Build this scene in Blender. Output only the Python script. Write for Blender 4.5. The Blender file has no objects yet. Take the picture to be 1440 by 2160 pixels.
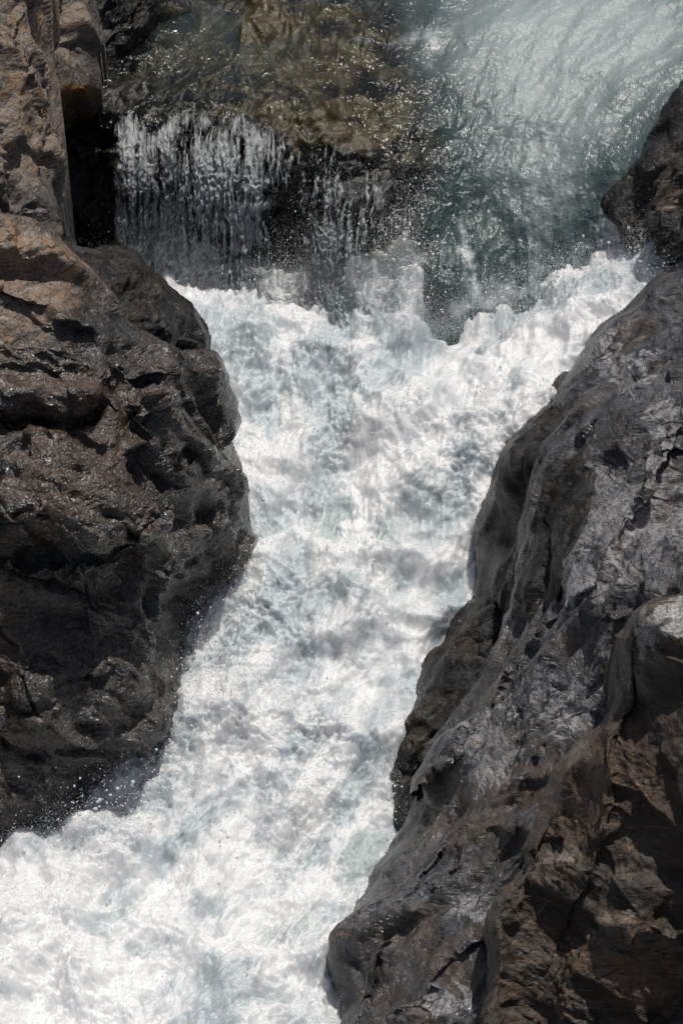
import bpy, math
import numpy as np
from mathutils import Vector, Matrix

# ------------------------------------------------------------------ scene, camera, light
SC = bpy.context.scene
COL = SC.collection
R = math.radians
PITCH, DIST, PX = R(35.0), 14.0, 0.0024          # camera tilt, distance to the mid chute, metres per photo pixel there
FWD = np.array([0.0, math.cos(PITCH), -math.sin(PITCH)])
UPV = np.array([0.0, math.sin(PITCH), math.cos(PITCH)])
RGT = np.array([1.0, 0.0, 0.0])
CAM = np.array([0.0, 0.0, 0.78]) - FWD * DIST

cam = bpy.data.cameras.new("camera")
cam.sensor_fit = 'VERTICAL'; cam.sensor_height = 36.0; cam.sensor_width = 24.0
cam.lens = 36.0 * DIST / (2160 * PX)
cam.clip_start = 0.5; cam.clip_end = 500
co = bpy.data.objects.new("camera", cam); COL.objects.link(co)
co.location = CAM; co.rotation_euler = (R(90) - PITCH, 0, 0)
SC.camera = co

SUN = np.array([0.18, 0.16, 1.0]); SUN /= np.linalg.norm(SUN)     # towards the sun: high, behind the fall and to the right
SUN_EL = math.asin(SUN[2]); SUN_AZ = math.atan2(SUN[0], SUN[1])
w = bpy.data.worlds.new("World"); SC.world = w; w.use_nodes = True
nt = w.node_tree; nt.nodes.clear()
sky = nt.nodes.new('ShaderNodeTexSky'); sky.sky_type = 'NISHITA'; sky.sun_disc = False
sky.sun_elevation = SUN_EL; sky.sun_rotation = SUN_AZ; sky.altitude = 900; sky.dust_density = 5.0; sky.ozone_density = 0.3; sky.air_density = 0.8
bg = nt.nodes.new('ShaderNodeBackground'); bg.inputs[1].default_value = 0.062
wo = nt.nodes.new('ShaderNodeOutputWorld')
nt.links.new(sky.outputs[0], bg.inputs[0]); nt.links.new(bg.outputs[0], wo.inputs[0])
sl = bpy.data.lights.new("sun", 'SUN'); sl.energy = 3.35; sl.angle = R(0.5); sl.color = (1.0, 0.955, 0.90)
so = bpy.data.objects.new("sun", sl); COL.objects.link(so)
so.rotation_euler = Vector((-SUN).tolist()).to_track_quat('-Z', 'Y').to_euler()
so.location = (6, 4, 14)
SC.view_settings.view_transform = 'Standard'; SC.view_settings.look = 'None'
SC.view_settings.exposure = 0.0; SC.view_settings.gamma = 1.0
SC.cycles.use_adaptive_sampling = True; SC.cycles.adaptive_threshold = 0.025; SC.cycles.adaptive_min_samples = 24
SC.cycles.max_bounces = 6; SC.cycles.transparent_max_bounces = 10
SC.cycles.diffuse_bounces = 3; SC.cycles.glossy_bounces = 3; SC.cycles.transmission_bounces = 4
SC.cycles.sample_clamp_indirect = 1.2; SC.cycles.sample_clamp_direct = 12.0; SC.cycles.blur_glossy = 1.0; SC.cycles.caustics_reflective = False; SC.cycles.caustics_refractive = False
SC.cycles.use_denoising = True; SC.cycles.denoiser = 'OPENIMAGEDENOISE'; SC.cycles.denoising_input_passes = 'RGB_ALBEDO_NORMAL'; SC.cycles.denoising_prefilter = 'NONE'

# ------------------------------------------------------------------ numpy noise
def _h(ix, iy, iz, s):
    n = (ix.astype(np.uint32) * np.uint32(374761393) + iy.astype(np.uint32) * np.uint32(668265263)
         + iz.astype(np.uint32) * np.uint32(2147483647) + np.uint32((s * 974634777) & 0xffffffff))
    n = (n ^ (n >> np.uint32(13))) * np.uint32(1274126177)
    n = (n ^ (n >> np.uint32(16))) * np.uint32(2246822519)
    return n ^ (n >> np.uint32(13))
_a = np.random.RandomState(5).normal(size=(256, 3)); GR = (_a / np.linalg.norm(_a, axis=1)[:, None]).astype(np.float32)

def perlin(p, s=0):
    p = np.asarray(p, np.float32)
    out = np.empty(len(p), np.float32)
    for a in range(0, len(p), 250000):
        q = p[a:a+250000]
        f = np.floor(q); i = f.astype(np.int64).astype(np.int32); f = q - f
        w_ = f * f * f * (f * (f * 6 - 15) + 10)
        acc = np.zeros(len(q), np.float32)
        for dx in (0, 1):
            wx = w_[:, 0] if dx else 1 - w_[:, 0]
            for dy in (0, 1):
                wy = wx * (w_[:, 1] if dy else 1 - w_[:, 1])
                for dz in (0, 1):
                    wz = wy * (w_[:, 2] if dz else 1 - w_[:, 2])
                    g = GR[_h(i[:, 0] + dx, i[:, 1] + dy, i[:, 2] + dz, s) & np.uint32(255)]
                    acc += wz * (g[:, 0] * (f[:, 0] - dx) + g[:, 1] * (f[:, 1] - dy) + g[:, 2] * (f[:, 2] - dz))
        out[a:a+250000] = acc * 1.5
    return out

def fbm(p, o=4, s=0, g=0.5, l=2.03):
    r = 0; a = 1.0
    for k in range(o):
        r = r + a * perlin(p, s + k); p = p * l + 7.31; a *= g
    return r
def ridged(p, o=4, s=0, g=0.5, l=2.07):
    r = 0; a = 1.0
    for k in range(o):
        r = r + a * (1 - np.abs(perlin(p, s + k)) * 2); p = p * l + 3.7; a *= g
    return r
def billow(p, o=4, s=0, g=0.5, l=2.05):
    r = 0; a = 1.0
    for k in range(o):
        r = r + a * (np.abs(perlin(p, s + k)) * 2 - 0.5); p = p * l + 5.1; a *= g
    return r
def voro(p, s=0):
    """F1, F2 and a chiselled plane height for the nearest cell."""
    p = np.asarray(p, np.float32); n = len(p)
    F1 = np.empty(n, np.float32); F2 = np.empty(n, np.float32); H = np.empty(n, np.float32)
    for a in range(0, n, 200000):
        q = p[a:a+200000]; i = np.floor(q).astype(np.int32)
        f1 = np.full(len(q), 9., np.float32); f2 = f1.copy(); h = np.zeros(len(q), np.float32); ws = np.full(len(q), 1e-30, np.float32)
        for dx in (-1, 0, 1):
            for dy in (-1, 0, 1):
                for dz in (-1, 0, 1):
                    cx, cy, cz = i[:, 0] + dx, i[:, 1] + dy, i[:, 2] + dz
                    k = _h(cx, cy, cz, s)
                    px = cx + (k & np.uint32(1023)) / 1023.0; py = cy + ((k >> np.uint32(10)) & np.uint32(1023)) / 1023.0
                    pz = cz + ((k >> np.uint32(20)) & np.uint32(1023)) / 1023.0
                    vx, vy, vz = q[:, 0] - px, q[:, 1] - py, q[:, 2] - pz
                    d = np.sqrt(vx * vx + vy * vy + vz * vz)
                    g = GR[(k * np.uint32(2654435761) >> np.uint32(9)) & np.uint32(255)]
                    hh = g[:, 0] * vx + g[:, 1] * vy + g[:, 2] * vz + ((k >> np.uint32(5)) & np.uint32(255)) / 255.0 * 0.5 - 0.25
                    f2 = np.maximum(f1, np.minimum(f2, d)); f1 = np.minimum(f1, d)
                    ww = np.exp(-32 * d); h += ww * hh; ws += ww
        F1[a:a+200000] = f1; F2[a:a+200000] = f2; H[a:a+200000] = h / ws
    return F1, F2, H

# ------------------------------------------------------------------ surfaces
def rays(u, v):
    return FWD[None] + ((u - 720) * PX / DIST)[:, None] * RGT[None] + ((1080 - v) * PX / DIST)[:, None] * UPV[None]
def t_of_z(u, v, z):
    return (z - CAM[2]) / rays(u, v)[:, 2]
def at(u, v, z):
    u = np.atleast_1d(np.asarray(u, float)); v = np.atleast_1d(np.asarray(v, float)); z = np.atleast_1d(np.asarray(z, float))
    return CAM[None] + rays(u, v) * t_of_z(u, v, z)[:, None]

class TPS:
    def __init__(self, pts, smooth=0.0):
        a = np.array(pts, float); self.c = a[:, :2] / 500.0; n = len(a)
        d = np.linalg.norm(self.c[:, None] - self.c[None], axis=2)
        K = self.k(d) + smooth * np.eye(n)
        P = np.hstack([np.ones((n, 1)), self.c])
        A = np.block([[K, P], [P.T, np.zeros((3, 3))]])
        self.w = np.linalg.solve(A, np.concatenate([a[:, 2], np.zeros(3)]))
    @staticmethod
    def k(d):
        return np.where(d > 1e-9, d * d * np.log(np.maximum(d, 1e-9)), 0)
    def __call__(self, u, v):
        out = np.empty(len(u))
        for a in range(0, len(u), 60000):
            q = np.stack([u[a:a+60000], v[a:a+60000]], 1) / 500.0
            d = np.linalg.norm(q[:, None] - self.c[None], axis=2)
            out[a:a+60000] = self.k(d) @ self.w[:-3] + self.w[-3] + q @ self.w[-2:]
        return out

def smooth01(x, a, b):
    x = np.clip((x - a) / (b - a), 0, 1); return x * x * (3 - 2 * x)

def sdf_poly(poly, u, v):
    p = np.array(poly, float); d = np.full(len(u), 1e9); ins = np.zeros(len(u), bool)
    for (x0, y0), (x1, y1) in zip(p, np.roll(p, -1, 0)):
        ex, ey = x1 - x0, y1 - y0; L = ex * ex + ey * ey + 1e-9
        s = np.clip(((u - x0) * ex + (v - y0) * ey) / L, 0, 1)
        d = np.minimum(d, np.hypot(u - x0 - s * ex, v - y0 - s * ey))
        c = (y0 > v) != (y1 > v)
        ins ^= c & (u < ex * (v - y0) / (ey if abs(ey) > 1e-9 else 1e-9) + x0)
    return np.where(ins, d, -d)
def sdf_line(line, u, v):
    """distance to an open polyline, signed by side (positive to the right of its direction on the picture)"""
    p = np.array(line, float); d = np.full(len(u), 1e9); sg = np.ones(len(u))
    for (x0, y0), (x1, y1) in zip(p[:-1], p[1:]):
        ex, ey = x1 - x0, y1 - y0; L = ex * ex + ey * ey + 1e-9
        s = np.clip(((u - x0) * ex + (v - y0) * ey) / L, 0, 1)
        dd = np.hypot(u - x0 - s * ex, v - y0 - s * ey)
        m = dd < d; cr = ex * (v - y0) - ey * (u - x0)
        sg = np.where(m, np.where(cr >= 0, 1, -1), sg); d = np.where(m, dd, d)
    return d * sg
def blobs(lst, u, v):
    r = np.zeros(len(u))
    for b in lst:
        cu, cv, ru, rv, wt = b[:5]; an = R(b[5]) if len(b) > 5 else 0
        du, dv = u - cu, v - cv
        a = (du * math.cos(an) + dv * math.sin(an)) / ru; c = (-du * math.sin(an) + dv * math.cos(an)) / rv
        r = r + wt * np.exp(-(a * a + c * c))
    return r
def grid(u0, u1, v0, v1, st):
    us = np.arange(u0, u1 + .1, st); vs = np.arange(v0, v1 + .1, st)
    U, V = np.meshgrid(us, vs); return U.ravel(), V.ravel(), len(us), len(vs)
def quads(nu, nv):
    i = np.arange(nu * nv).reshape(nv, nu)
    return np.stack([i[1:, :-1].ravel(), i[1:, 1:].ravel(), i[:-1, 1:].ravel(), i[:-1, :-1].ravel()], 1)
def grid_normals(P, nu, nv, sm=0):
    G = P.reshape(nv, nu, 3)
    a = np.gradient(G, axis=1); b = np.gradient(G, axis=0)
    n = np.cross(b, a); n /= np.linalg.norm(n, axis=2)[..., None] + 1e-12
    for _ in range(sm):
        n[1:-1, 1:-1] = (n[1:-1, 1:-1] * 2 + n[2:, 1:-1] + n[:-2, 1:-1] + n[1:-1, 2:] + n[1:-1, :-2]) / 6
    n /= np.linalg.norm(n, axis=2)[..., None] + 1e-12
    n = n.reshape(-1, 3)
    s = np.sign(-(n @ FWD)); return n * np.where(s == 0, 1, s)[:, None]

def make_obj(name, V, F, mat, attrs=None, parent=None, loc=None, smooth=True):
    """F: (n,k) index array"""
    me = bpy.data.meshes.new(name); V = np.asarray(V, np.float32)
    loc = np.zeros(3) if loc is None else np.asarray(loc, float)
    V = V - loc[None].astype(np.float32)
    fs = F if isinstance(F, list) else [F]
    nl = sum(f.size for f in fs); nf = sum(len(f) for f in fs)
    me.vertices.add(len(V)); me.vertices.foreach_set('co', V.ravel())
    me.loops.add(nl); me.loops.foreach_set('vertex_index', np.concatenate([f.ravel() for f in fs]).astype(np.int32))
    tot = np.concatenate([np.full(len(f), f.shape[1], np.int32) for f in fs])
    me.polygons.add(nf); me.polygons.foreach_set('loop_start', np.concatenate([[0], np.cumsum(tot)[:-1]]).astype(np.int32))
    me.polygons.foreach_set('use_smooth', np.full(nf, smooth, bool))
    for k, a in (attrs or {}).items():
        at_ = me.attributes.new(k, 'FLOAT', 'POINT'); at_.data.foreach_set('value', np.asarray(a, np.float32))
    me.update(calc_edges=True); me.validate()
    o = bpy.data.objects.new(name, me); COL.objects.link(o); o.location = loc.tolist()
    me.materials.append(mat)
    if parent is not None: o.parent = parent
    return o

def compact(P, F, extra):
    used = np.zeros(len(P), bool); used[F.ravel()] = True
    m = np.cumsum(used) - 1
    return P[used], m[F], {k: a[used] for k, a in extra.items()}

def close_back(P, F, extra, depth, drop):
    """extrude the open rim away from the viewer and down, and cap it, so the rock is a solid"""
    e = np.concatenate([F[:, [0, 1]], F[:, [1, 2]], F[:, [2, 3]], F[:, [3, 0]]])
    key = np.sort(e, 1); kk = key[:, 0].astype(np.int64) * len(P) + key[:, 1]
    _, idx, cnt = np.unique(kk, return_index=True, return_counts=True)
    b = e[idx[cnt == 1]]
    rim = np.unique(b); mp = -np.ones(len(P), int); mp[rim] = np.arange(len(rim)) + len(P)
    c = P[rim].mean(0)
    Q = P[rim] + FWD[None] * depth + np.array([[0, 0, -drop]])
    Q = c + FWD * depth + np.array([0, 0, -drop]) + (Q - (c + FWD * depth + np.array([0, 0, -drop]))) * 0.85
    F2 = np.stack([b[:, 1], b[:, 0], mp[b[:, 0]], mp[b[:, 1]]], 1)
    cen = len(P) + len(Q)
    F3 = np.stack([mp[b[:, 1]], mp[b[:, 0]], np.full(len(b), cen)], 1)
    P2 = np.vstack([P, Q, Q.mean(0)[None]])
    ex = {k: np.concatenate([a, a[rim], [a[rim].mean()]]) for k, a in extra.items()}
    return P2, [np.vstack([F, F2]), F3], ex

def tag(o, label=None, cat=None, group=None, kind=None):
    if label: o['label'] = label
    if cat: o['category'] = cat
    if group: o['group'] = group
    if kind: o['kind'] = kind
    return o

# ------------------------------------------------------------------ node helpers
class NT:
    def __init__(self, name):
        self.m = bpy.data.materials.new(name); self.m.use_nodes = True
        self.t = self.m.node_tree; self.t.nodes.clear()
        self.out = self.t.nodes.new('ShaderNodeOutputMaterial')
        g = self.t.nodes.new('ShaderNodeNewGeometry'); self.pos = g.outputs['Position']
    def put(self, sock, v):
        if hasattr(v, 'is_output') or isinstance(v, bpy.types.NodeSocket): self.t.links.new(v, sock)
        elif v is not None:
            if hasattr(sock.default_value, '__len__') and isinstance(v, (tuple, list)) and len(sock.default_value) == 4 and len(v) == 3: v = (*v, 1)
            sock.default_value = v
    def n(self, typ, ins=None, out=0, **kw):
        nd = self.t.nodes.new(typ)
        for k, v in kw.items(): setattr(nd, k, v)
        for k, v in (ins or {}).items(): self.put(nd.inputs[k], v)
        return nd.outputs[out]
    def attr(self, name): return self.n('ShaderNodeAttribute', out='Fac', attribute_name=name)
    def math(self, op, a, b=None, c=None, clamp=False):
        nd = self.t.nodes.new('ShaderNodeMath'); nd.operation = op; nd.use_clamp = clamp
        for k, x in enumerate((a, b, c)):
            if x is not None: self.put(nd.inputs[k], x)
        return nd.outputs[0]
    def mix(self, f, a, b):
        nd = self.t.nodes.new('ShaderNodeMix'); nd.data_type = 'RGBA'
        self.put(nd.inputs[0], f); self.put(nd.inputs[6], a); self.put(nd.inputs[7], b); return nd.outputs[2]
    def mixf(self, f, a, b):
        nd = self.t.nodes.new('ShaderNodeMix'); nd.data_type = 'FLOAT'
        self.put(nd.inputs[0], f); self.put(nd.inputs[2], a); self.put(nd.inputs[3], b); return nd.outputs[0]
    def noise(self, vec, scale, detail=6, rough=.55, dist=0.0):
        return self.n('ShaderNodeTexNoise', {'Vector': vec, 'Scale': scale, 'Detail': detail, 'Roughness': rough, 'Distortion': dist}, 'Fac')
    def step(self, x, a, b):
        nd = self.t.nodes.new('ShaderNodeMapRange'); nd.interpolation_type = 'SMOOTHSTEP'
        self.put(nd.inputs[0], x); self.put(nd.inputs[1], a); self.put(nd.inputs[2], b); return nd.outputs[0]
    def stretch(self, vec, rot, scl):
        return self.n('ShaderNodeMapping', {'Vector': vec, 'Rotation': tuple(R(a) for a in rot), 'Scale': scl})
    def warp(self, vec, scale, amt):
        nz = self.n('ShaderNodeTexNoise', {'Vector': vec, 'Scale': scale, 'Detail': 3.0}, 'Color')
        s = self.n('ShaderNodeVectorMath', {0: nz, 1: (.5, .5, .5)}, operation='SUBTRACT')
        s = self.n('ShaderNodeVectorMath', {0: s, 'Scale': amt}, operation='SCALE')
        return self.n('ShaderNodeVectorMath', {0: vec, 1: s}, operation='ADD')
    def vein(self, vec, scale, width, wamt=.12, wscale=5):
        v = self.warp(vec, wscale, wamt)
        d = self.n('ShaderNodeTexVoronoi', {'Vector': v, 'Scale': scale}, 'Distance', feature='DISTANCE_TO_EDGE')
        return self.step(d, width, width * .25)
    def chips(self, vec, scale):
        nd = self.t.nodes.new('ShaderNodeTexVoronoi'); self.put(nd.inputs['Vector'], vec); self.put(nd.inputs['Scale'], scale)
        c = self.n('ShaderNodeVectorMath', {0: nd.outputs['Color'], 1: (.5, .5, .5)}, operation='SUBTRACT')
        d = self.n('ShaderNodeVectorMath', {0: vec, 1: nd.outputs['Position']}, operation='SUBTRACT')
        d = self.n('ShaderNodeVectorMath', {0: d, 'Scale': scale}, operation='SCALE')
        return self.n('ShaderNodeVectorMath', {0: d, 1: c}, out='Value', operation='DOT_PRODUCT')
    def bump(self, h, strength, dist, normal=None):
        return self.n('ShaderNodeBump', {'Strength': strength, 'Distance': dist, 'Height': h, 'Normal': normal})
    def done(self, sh): self.t.links.new(sh, self.out.inputs[0]); return self.m

def rock_mat(name, dark, mid, warm, tan, pale, vein_c, warm_amt=.5, vein_amt=.8, pale_amt=.35, rough=(.38, .65), rot=(20, -35, 15), scl=(1, 1, 3.2), gloss=.5, coat=.7):
    k = NT(name); p = k.pos
    fol = k.stretch(k.warp(p, 2.2, .25), rot, scl)
    n1 = k.noise(p, 2.6, 8, .62, .5); n2 = k.noise(fol, 6.0, 9, .68, .5); n3 = k.noise(fol, 26.0, 8, .72, .4)
    n4 = k.noise(p, 130.0, 4, .65)
    fib = k.noise(k.stretch(k.warp(p, 3.0, .18), rot, (3.0, 3.0, .35)), 26.0, 7, .72, .6)          # fine fibres in the schist
    v = k.math('MULTIPLY_ADD', n2, .55, k.math('MULTIPLY_ADD', n3, .40, k.math('MULTIPLY_ADD', n1, .25, k.math('MULTIPLY', fib, .25))))
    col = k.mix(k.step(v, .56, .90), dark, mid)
    wz = k.noise(p, 4.3, 6, .6, .8)
    wa = k.math('MULTIPLY', k.step(k.math('MULTIPLY_ADD', k.attr('rust'), .30, wz), .50, .68), warm_amt, clamp=True)
    col = k.mix(wa, col, k.mix(k.step(n3, .3, .65), warm, tuple(c * .3 for c in warm)))
    pz = k.noise(fol, 4.6, 9, .72, 1.1)
    pa = k.step(k.math('MULTIPLY_ADD', k.attr('pale'), .36, pz), .635, .675)
    pa2 = k.math('MULTIPLY', pa, k.step(k.math('MULTIPLY_ADD', fib, .5, k.math('MULTIPLY', n3, .5)), .38, .56))
    col = k.mix(k.math('MULTIPLY', pa2, pale_amt), col, pale)
    ta = k.step(k.math('ADD', k.math('MULTIPLY', k.attr('tan'), .9), k.math('MULTIPLY', k.math('SUBTRACT', k.math('MULTIPLY_ADD', n2, .6, k.math('MULTIPLY', n3, .5)), .55), 2.2)), .32, .72)
    tanc = k.mix(k.step(n3, .3, .68), tan, tuple(c * .38 for c in tan))
    tanc = k.mix(k.step(k.noise(p, 9, 7, .65, 1.), .5, .64), tanc, (tan[0] * .8, tan[1] * .60, tan[2] * .38))
    tanc = k.mix(k.math('MULTIPLY', k.step(fib, .52, .66), .55), tanc, tuple(c * 1.5 for c in tan))
    tanc = k.mix(k.step(k.noise(fol, 11, 8, .7, .8), .56, .64), tanc, dark)
    col = k.mix(ta, col, tanc)
    # thin mineral veins, in patches
    vm = k.step(k.noise(p, 2.7, 3, .5), .44, .56)
    vm2 = k.step(k.noise(p, 4.1, 3, .5), .50, .60)
    ve = k.math('MULTIPLY', k.vein(p, 4.2, .017, .14, 3.0), vm)
    ve = k.math('MAXIMUM', ve, k.math('MULTIPLY', k.math('MULTIPLY', k.vein(k.stretch(p, (40, 10, 60), (1, 1, 3.4)), 8.0, .024, .06, 5.0), .9), vm2))
    ve = k.math('MULTIPLY', ve, k.math('MULTIPLY', k.step(k.noise(p, 15, 7, .7), .46, .60), vein_amt))
    col = k.mix(ve, col, vein_c)
    ck = k.math('MULTIPLY', k.vein(k.stretch(p, rot, (1, 1, 2.0)), 3.4, .016, .10, 5.0), k.step(k.noise(p, 3.3, 4, .6), .46, .56))
    ck = k.math('MAXIMUM', ck, k.math('MULTIPLY', k.vein(k.stretch(p, rot, (1, 1, 2.4)), 10.0, .022, .05, 9.0), k.step(k.noise(p, 4.9, 4, .6), .50, .60)))
    col = k.mix(k.math('MULTIPLY', ck, .8), col, tuple(c * .25 for c in dark))
    wl = k.math('MULTIPLY', k.vein(k.stretch(p, (70, 25, 10), (1, 1, 3.0)), 5.5, .012, .07, 6.0), k.step(k.noise(p, 3.7, 4, .6), .52, .62))
    col = k.mix(k.math('MULTIPLY', wl, vein_amt * .8), col, (.42, .41, .40))
    sp = k.step(n4, .58, .70)
    col = k.mix(k.math('MULTIPLY', sp, .6), col, tuple(c * .4 for c in dark))
    sc2 = k.step(k.noise(k.stretch(p, rot, (2.5, 2.5, .6)), 80, 4, .7), .62, .72)
    col = k.mix(k.math('MULTIPLY', sc2, .55), col, tuple(min(c * 2.2, .6) for c in mid))
    lz = k.step(k.math('MULTIPLY_ADD', k.attr('lichen'), .30, k.noise(p, 15, 9, .74, .5)), .71, .75)
    col = k.mix(k.math('MULTIPLY', lz, .9), col, k.mix(k.step(n4, .35, .6), (.66, .64, .61), (.22, .21, .19)))
    mo = k.step(k.math('MULTIPLY_ADD', k.attr('moss'), .6, k.noise(p, 22, 7, .6)), .68, .86)
    col = k.mix(mo, col, k.mix(n3, (.20, .085, .012), (.045, .03, .010)))
    dry = k.math('MAXIMUM', k.math('SUBTRACT', 1.0, k.attr('wet'), clamp=True), k.math('MAXIMUM', k.math('MULTIPLY', ta, .6), k.math('MAXIMUM', lz, mo)), clamp=True)
    ro = k.math('ADD', k.mixf(dry, rough[0], rough[1]), k.math('MULTIPLY', k.math('SUBTRACT', n3, .5), .3), clamp=True)
    cw = k.warp(fol, 6.0, .05)
    b = k.bump(k.math('SUBTRACT', 1.0, ck), .7, .012); b = k.bump(k.chips(cw, 7.0), .55, .05, b); b = k.bump(k.chips(cw, 19.0), .6, .022, b); b = k.bump(n3, .4, .016, b); b = k.bump(fib, .4, .010, b)
    b = k.bump(k.chips(cw, 48.0), .5, .008, b)
    bc = k.bump(k.chips(cw, 9.0), .8, .045); bc = k.bump(k.noise(fol, 24.0, 3, .6, .5), .9, .03, bc)
    b = k.bump(k.noise(fol, 75.0, 6, .72, .4), .55, .008, b)
    b = k.bump(n4, .3, .004, b)
    film = k.math('MULTIPLY', k.math('SUBTRACT', 1.0, dry), k.math('MULTIPLY', k.step(k.noise(p, 5.2, 5, .6), .30, .50), coat), clamp=True)
    bs = k.n('ShaderNodeBsdfPrincipled', {'Base Color': col, 'Roughness': ro, 'Specular IOR Level': gloss, 'Normal': b,
             'Coat Weight': film, 'Coat Roughness': .20, 'Coat IOR': 1.5, 'Coat Normal': bc})
    return k.done(bs)

def foam_mat():
    k = NT('whitewater'); p = k.pos
    th = k.attr('thin')
    n1 = k.noise(p, 9, 8, .65, .3); n2 = k.noise(p, 60, 6, .7); n3 = k.noise(p, 240, 3, .6)
    f = k.step(k.math('ADD', th, k.math('MULTIPLY', k.math('SUBTRACT', k.math('MULTIPLY_ADD', n1, .7, k.math('MULTIPLY', n2, .3)), .5), 1.5)), .35, .85)
    wc = k.mix(k.step(k.math('MULTIPLY_ADD', k.attr('aer_sunlit'), .7, k.math('MULTIPLY', n1, .6)), .25, .85), (.51, .56, .58), (.80, .803, .803))
    col = k.mix(f, wc, k.mix(n2, (.36, .43, .43), (.54, .60, .60)))
    b = k.bump(n1, .25, .03); b = k.bump(n2, .28, .009, b); b = k.bump(n3, .3, .004, b)
    bs = k.n('ShaderNodeBsdfPrincipled', {'Base Color': col, 'Roughness': k.mixf(f, .16, .10), 'Specular IOR Level': .5, 'Normal': b,
              'Subsurface Weight': .9, 'Subsurface Radius': (.9, .97, 1.0), 'Subsurface Scale': .055})
    return k.done(bs)

def drop_mat():
    k = NT('spray_drops')
    bs = k.n('ShaderNodeBsdfPrincipled', {'Base Color': (.86, .88, .89), 'Roughness': .12, 'Specular IOR Level': .6})
    tr = k.n('ShaderNodeBsdfTransparent', {'Color': (.95, .97, .97)})
    return k.done(k.n('ShaderNodeMixShader', {0: .72, 1: tr, 2: bs}))

def stream_mat():
    """clear water over the bed that turns milky teal where it is deep and white where it is broken"""
    k = NT('stream_water'); p = k.pos
    fl = k.n('ShaderNodeCombineXYZ', {0: k.attr('fa'), 1: k.attr('fs'), 2: 0.0})
    flw = k.warp(fl, 1.1, .35)
    s1 = k.noise(k.stretch(flw, (0, 0, 0), (1.7, .5, 1)), 1.6, 8, .62, 1.2)
    s2 = k.noise(k.stretch(flw, (0, 0, 0), (2.6, 1.0, 1)), 6.0, 7, .66, 1.0)
    n3 = k.noise(p, 110, 4, .65)
    lace = k.math('MULTIPLY_ADD', s1, .60, k.math('MULTIPLY_ADD', s2, .30, k.math('MULTIPLY', k.noise(p, 30, 6, .65), .2)))
    foam = k.step(k.math('ADD', k.math('MULTIPLY', k.attr('white'), .55), lace), .64, 1.10)
    foam = k.math('MULTIPLY', foam, .9)
    milk = k.step(k.math('MULTIPLY_ADD', s1, .45, k.math('MULTIPLY_ADD', s2, .12, k.math('SUBTRACT', k.attr('foam'), .28))), .0, 1.05)
    b = k.bump(s2, .2, .03); b = k.bump(k.noise(p, 40, 5, .6), .4, .014, b); b = k.bump(n3, .25, .005, b)
    tr = k.n('ShaderNodeBsdfTransparent', {'Color': (.88, .88, .80)})
    teal = k.n('ShaderNodeBsdfPrincipled', {'Base Color': k.mix(milk, (.032, .062, .062), (.30, .355, .35)), 'Roughness': .45, 'Specular IOR Level': .2, 'Normal': b})
    body = k.n('ShaderNodeMixShader', {0: k.attr('murk'), 1: tr, 2: teal})
    fo = k.n('ShaderNodeBsdfPrincipled', {'Base Color': (.70, .74, .75), 'Roughness': .3, 'Normal': b})
    fo = k.n('ShaderNodeMixShader', {0: .3, 1: fo, 2: k.n('ShaderNodeBsdfTranslucent', {'Color': (.8, .84, .84), 'Normal': b})})
    body = k.n('ShaderNodeMixShader', {0: foam, 1: body, 2: fo})
    bg_ = k.bump(s2, .12, .03); bg_ = k.bump(k.noise(p, 21, 3, .55, .4), k.mixf(milk, .55, .35), .034, bg_)
    gl = k.n('ShaderNodeBsdfGlossy', {'Color': (1, 1, 1), 'Roughness': k.math('MULTIPLY_ADD', milk, .30, .11), 'Normal': bg_})
    fr = k.n('ShaderNodeFresnel', {'IOR': 1.33, 'Normal': bg_})
    return k.done(k.n('ShaderNodeMixShader', {0: fr, 1: body, 2: gl}))

def curtain_mat():
    k = NT('falling_water'); p = k.pos
    a = k.attr('sheet')
    n3 = k.noise(p, 120, 4, .6)
    b = k.bump(k.noise(k.stretch(p, (0, 0, 0), (1, 1, .35)), 55, 5, .6), .7, .02); b = k.bump(n3, .6, .006, b)
    tr = k.n('ShaderNodeBsdfTransparent', {'Color': (.93, .95, .95)})
    wh = k.n('ShaderNodeBsdfPrincipled', {'Base Color': (.74, .77, .78), 'Roughness': .2, 'Normal': b})
    wh = k.n('ShaderNodeMixShader', {0: .45, 1: wh, 2: k.n('ShaderNodeBsdfTranslucent', {'Color': (.85, .88, .88), 'Normal': b})})
    m = k.n('ShaderNodeMixShader', {0: k.step(k.math('ADD', a, k.math('MULTIPLY', k.math('SUBTRACT', n3, .5), .25)), .10, .70), 1: tr, 2: wh})
    gl = k.n('ShaderNodeBsdfGlossy', {'Roughness': .1, 'Normal': b})
    fr = k.n('ShaderNodeFresnel', {'IOR': 1.33, 'Normal': b})
    m = k.n('ShaderNodeMixShader', {0: fr, 1: m, 2: gl})
    cut = k.step(a, .0, .10)
    return k.done(k.n('ShaderNodeMixShader', {0: cut, 1: k.n('ShaderNodeBsdfTransparent'), 2: m}))

def bed_mat():
    k = NT('river_bed_rock'); p = k.pos
    n1 = k.noise(p, 3.0, 8, .62, .6); n2 = k.noise(p, 14, 8, .65, .5); n3 = k.noise(p, 90, 5, .6)
    col = k.mix(k.step(k.math('MULTIPLY_ADD', n1, .7, k.math('MULTIPLY', n2, .3)), .40, .66), (.005, .005, .0046), (.026, .025, .016))
    ol = k.step(k.math('MULTIPLY_ADD', k.attr('olive'), .4, k.noise(p, 5.5, 6, .6, .7)), .62, .80)
    col = k.mix(ol, col, k.mix(n2, (.028, .023, .009), (.095, .068, .026)))
    b = k.bump(n2, .6, .03); b = k.bump(n3, .5, .006, b)
    return k.done(k.n('ShaderNodeBsdfPrincipled', {'Base Color': col, 'Roughness': .3, 'Normal': b}))

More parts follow.
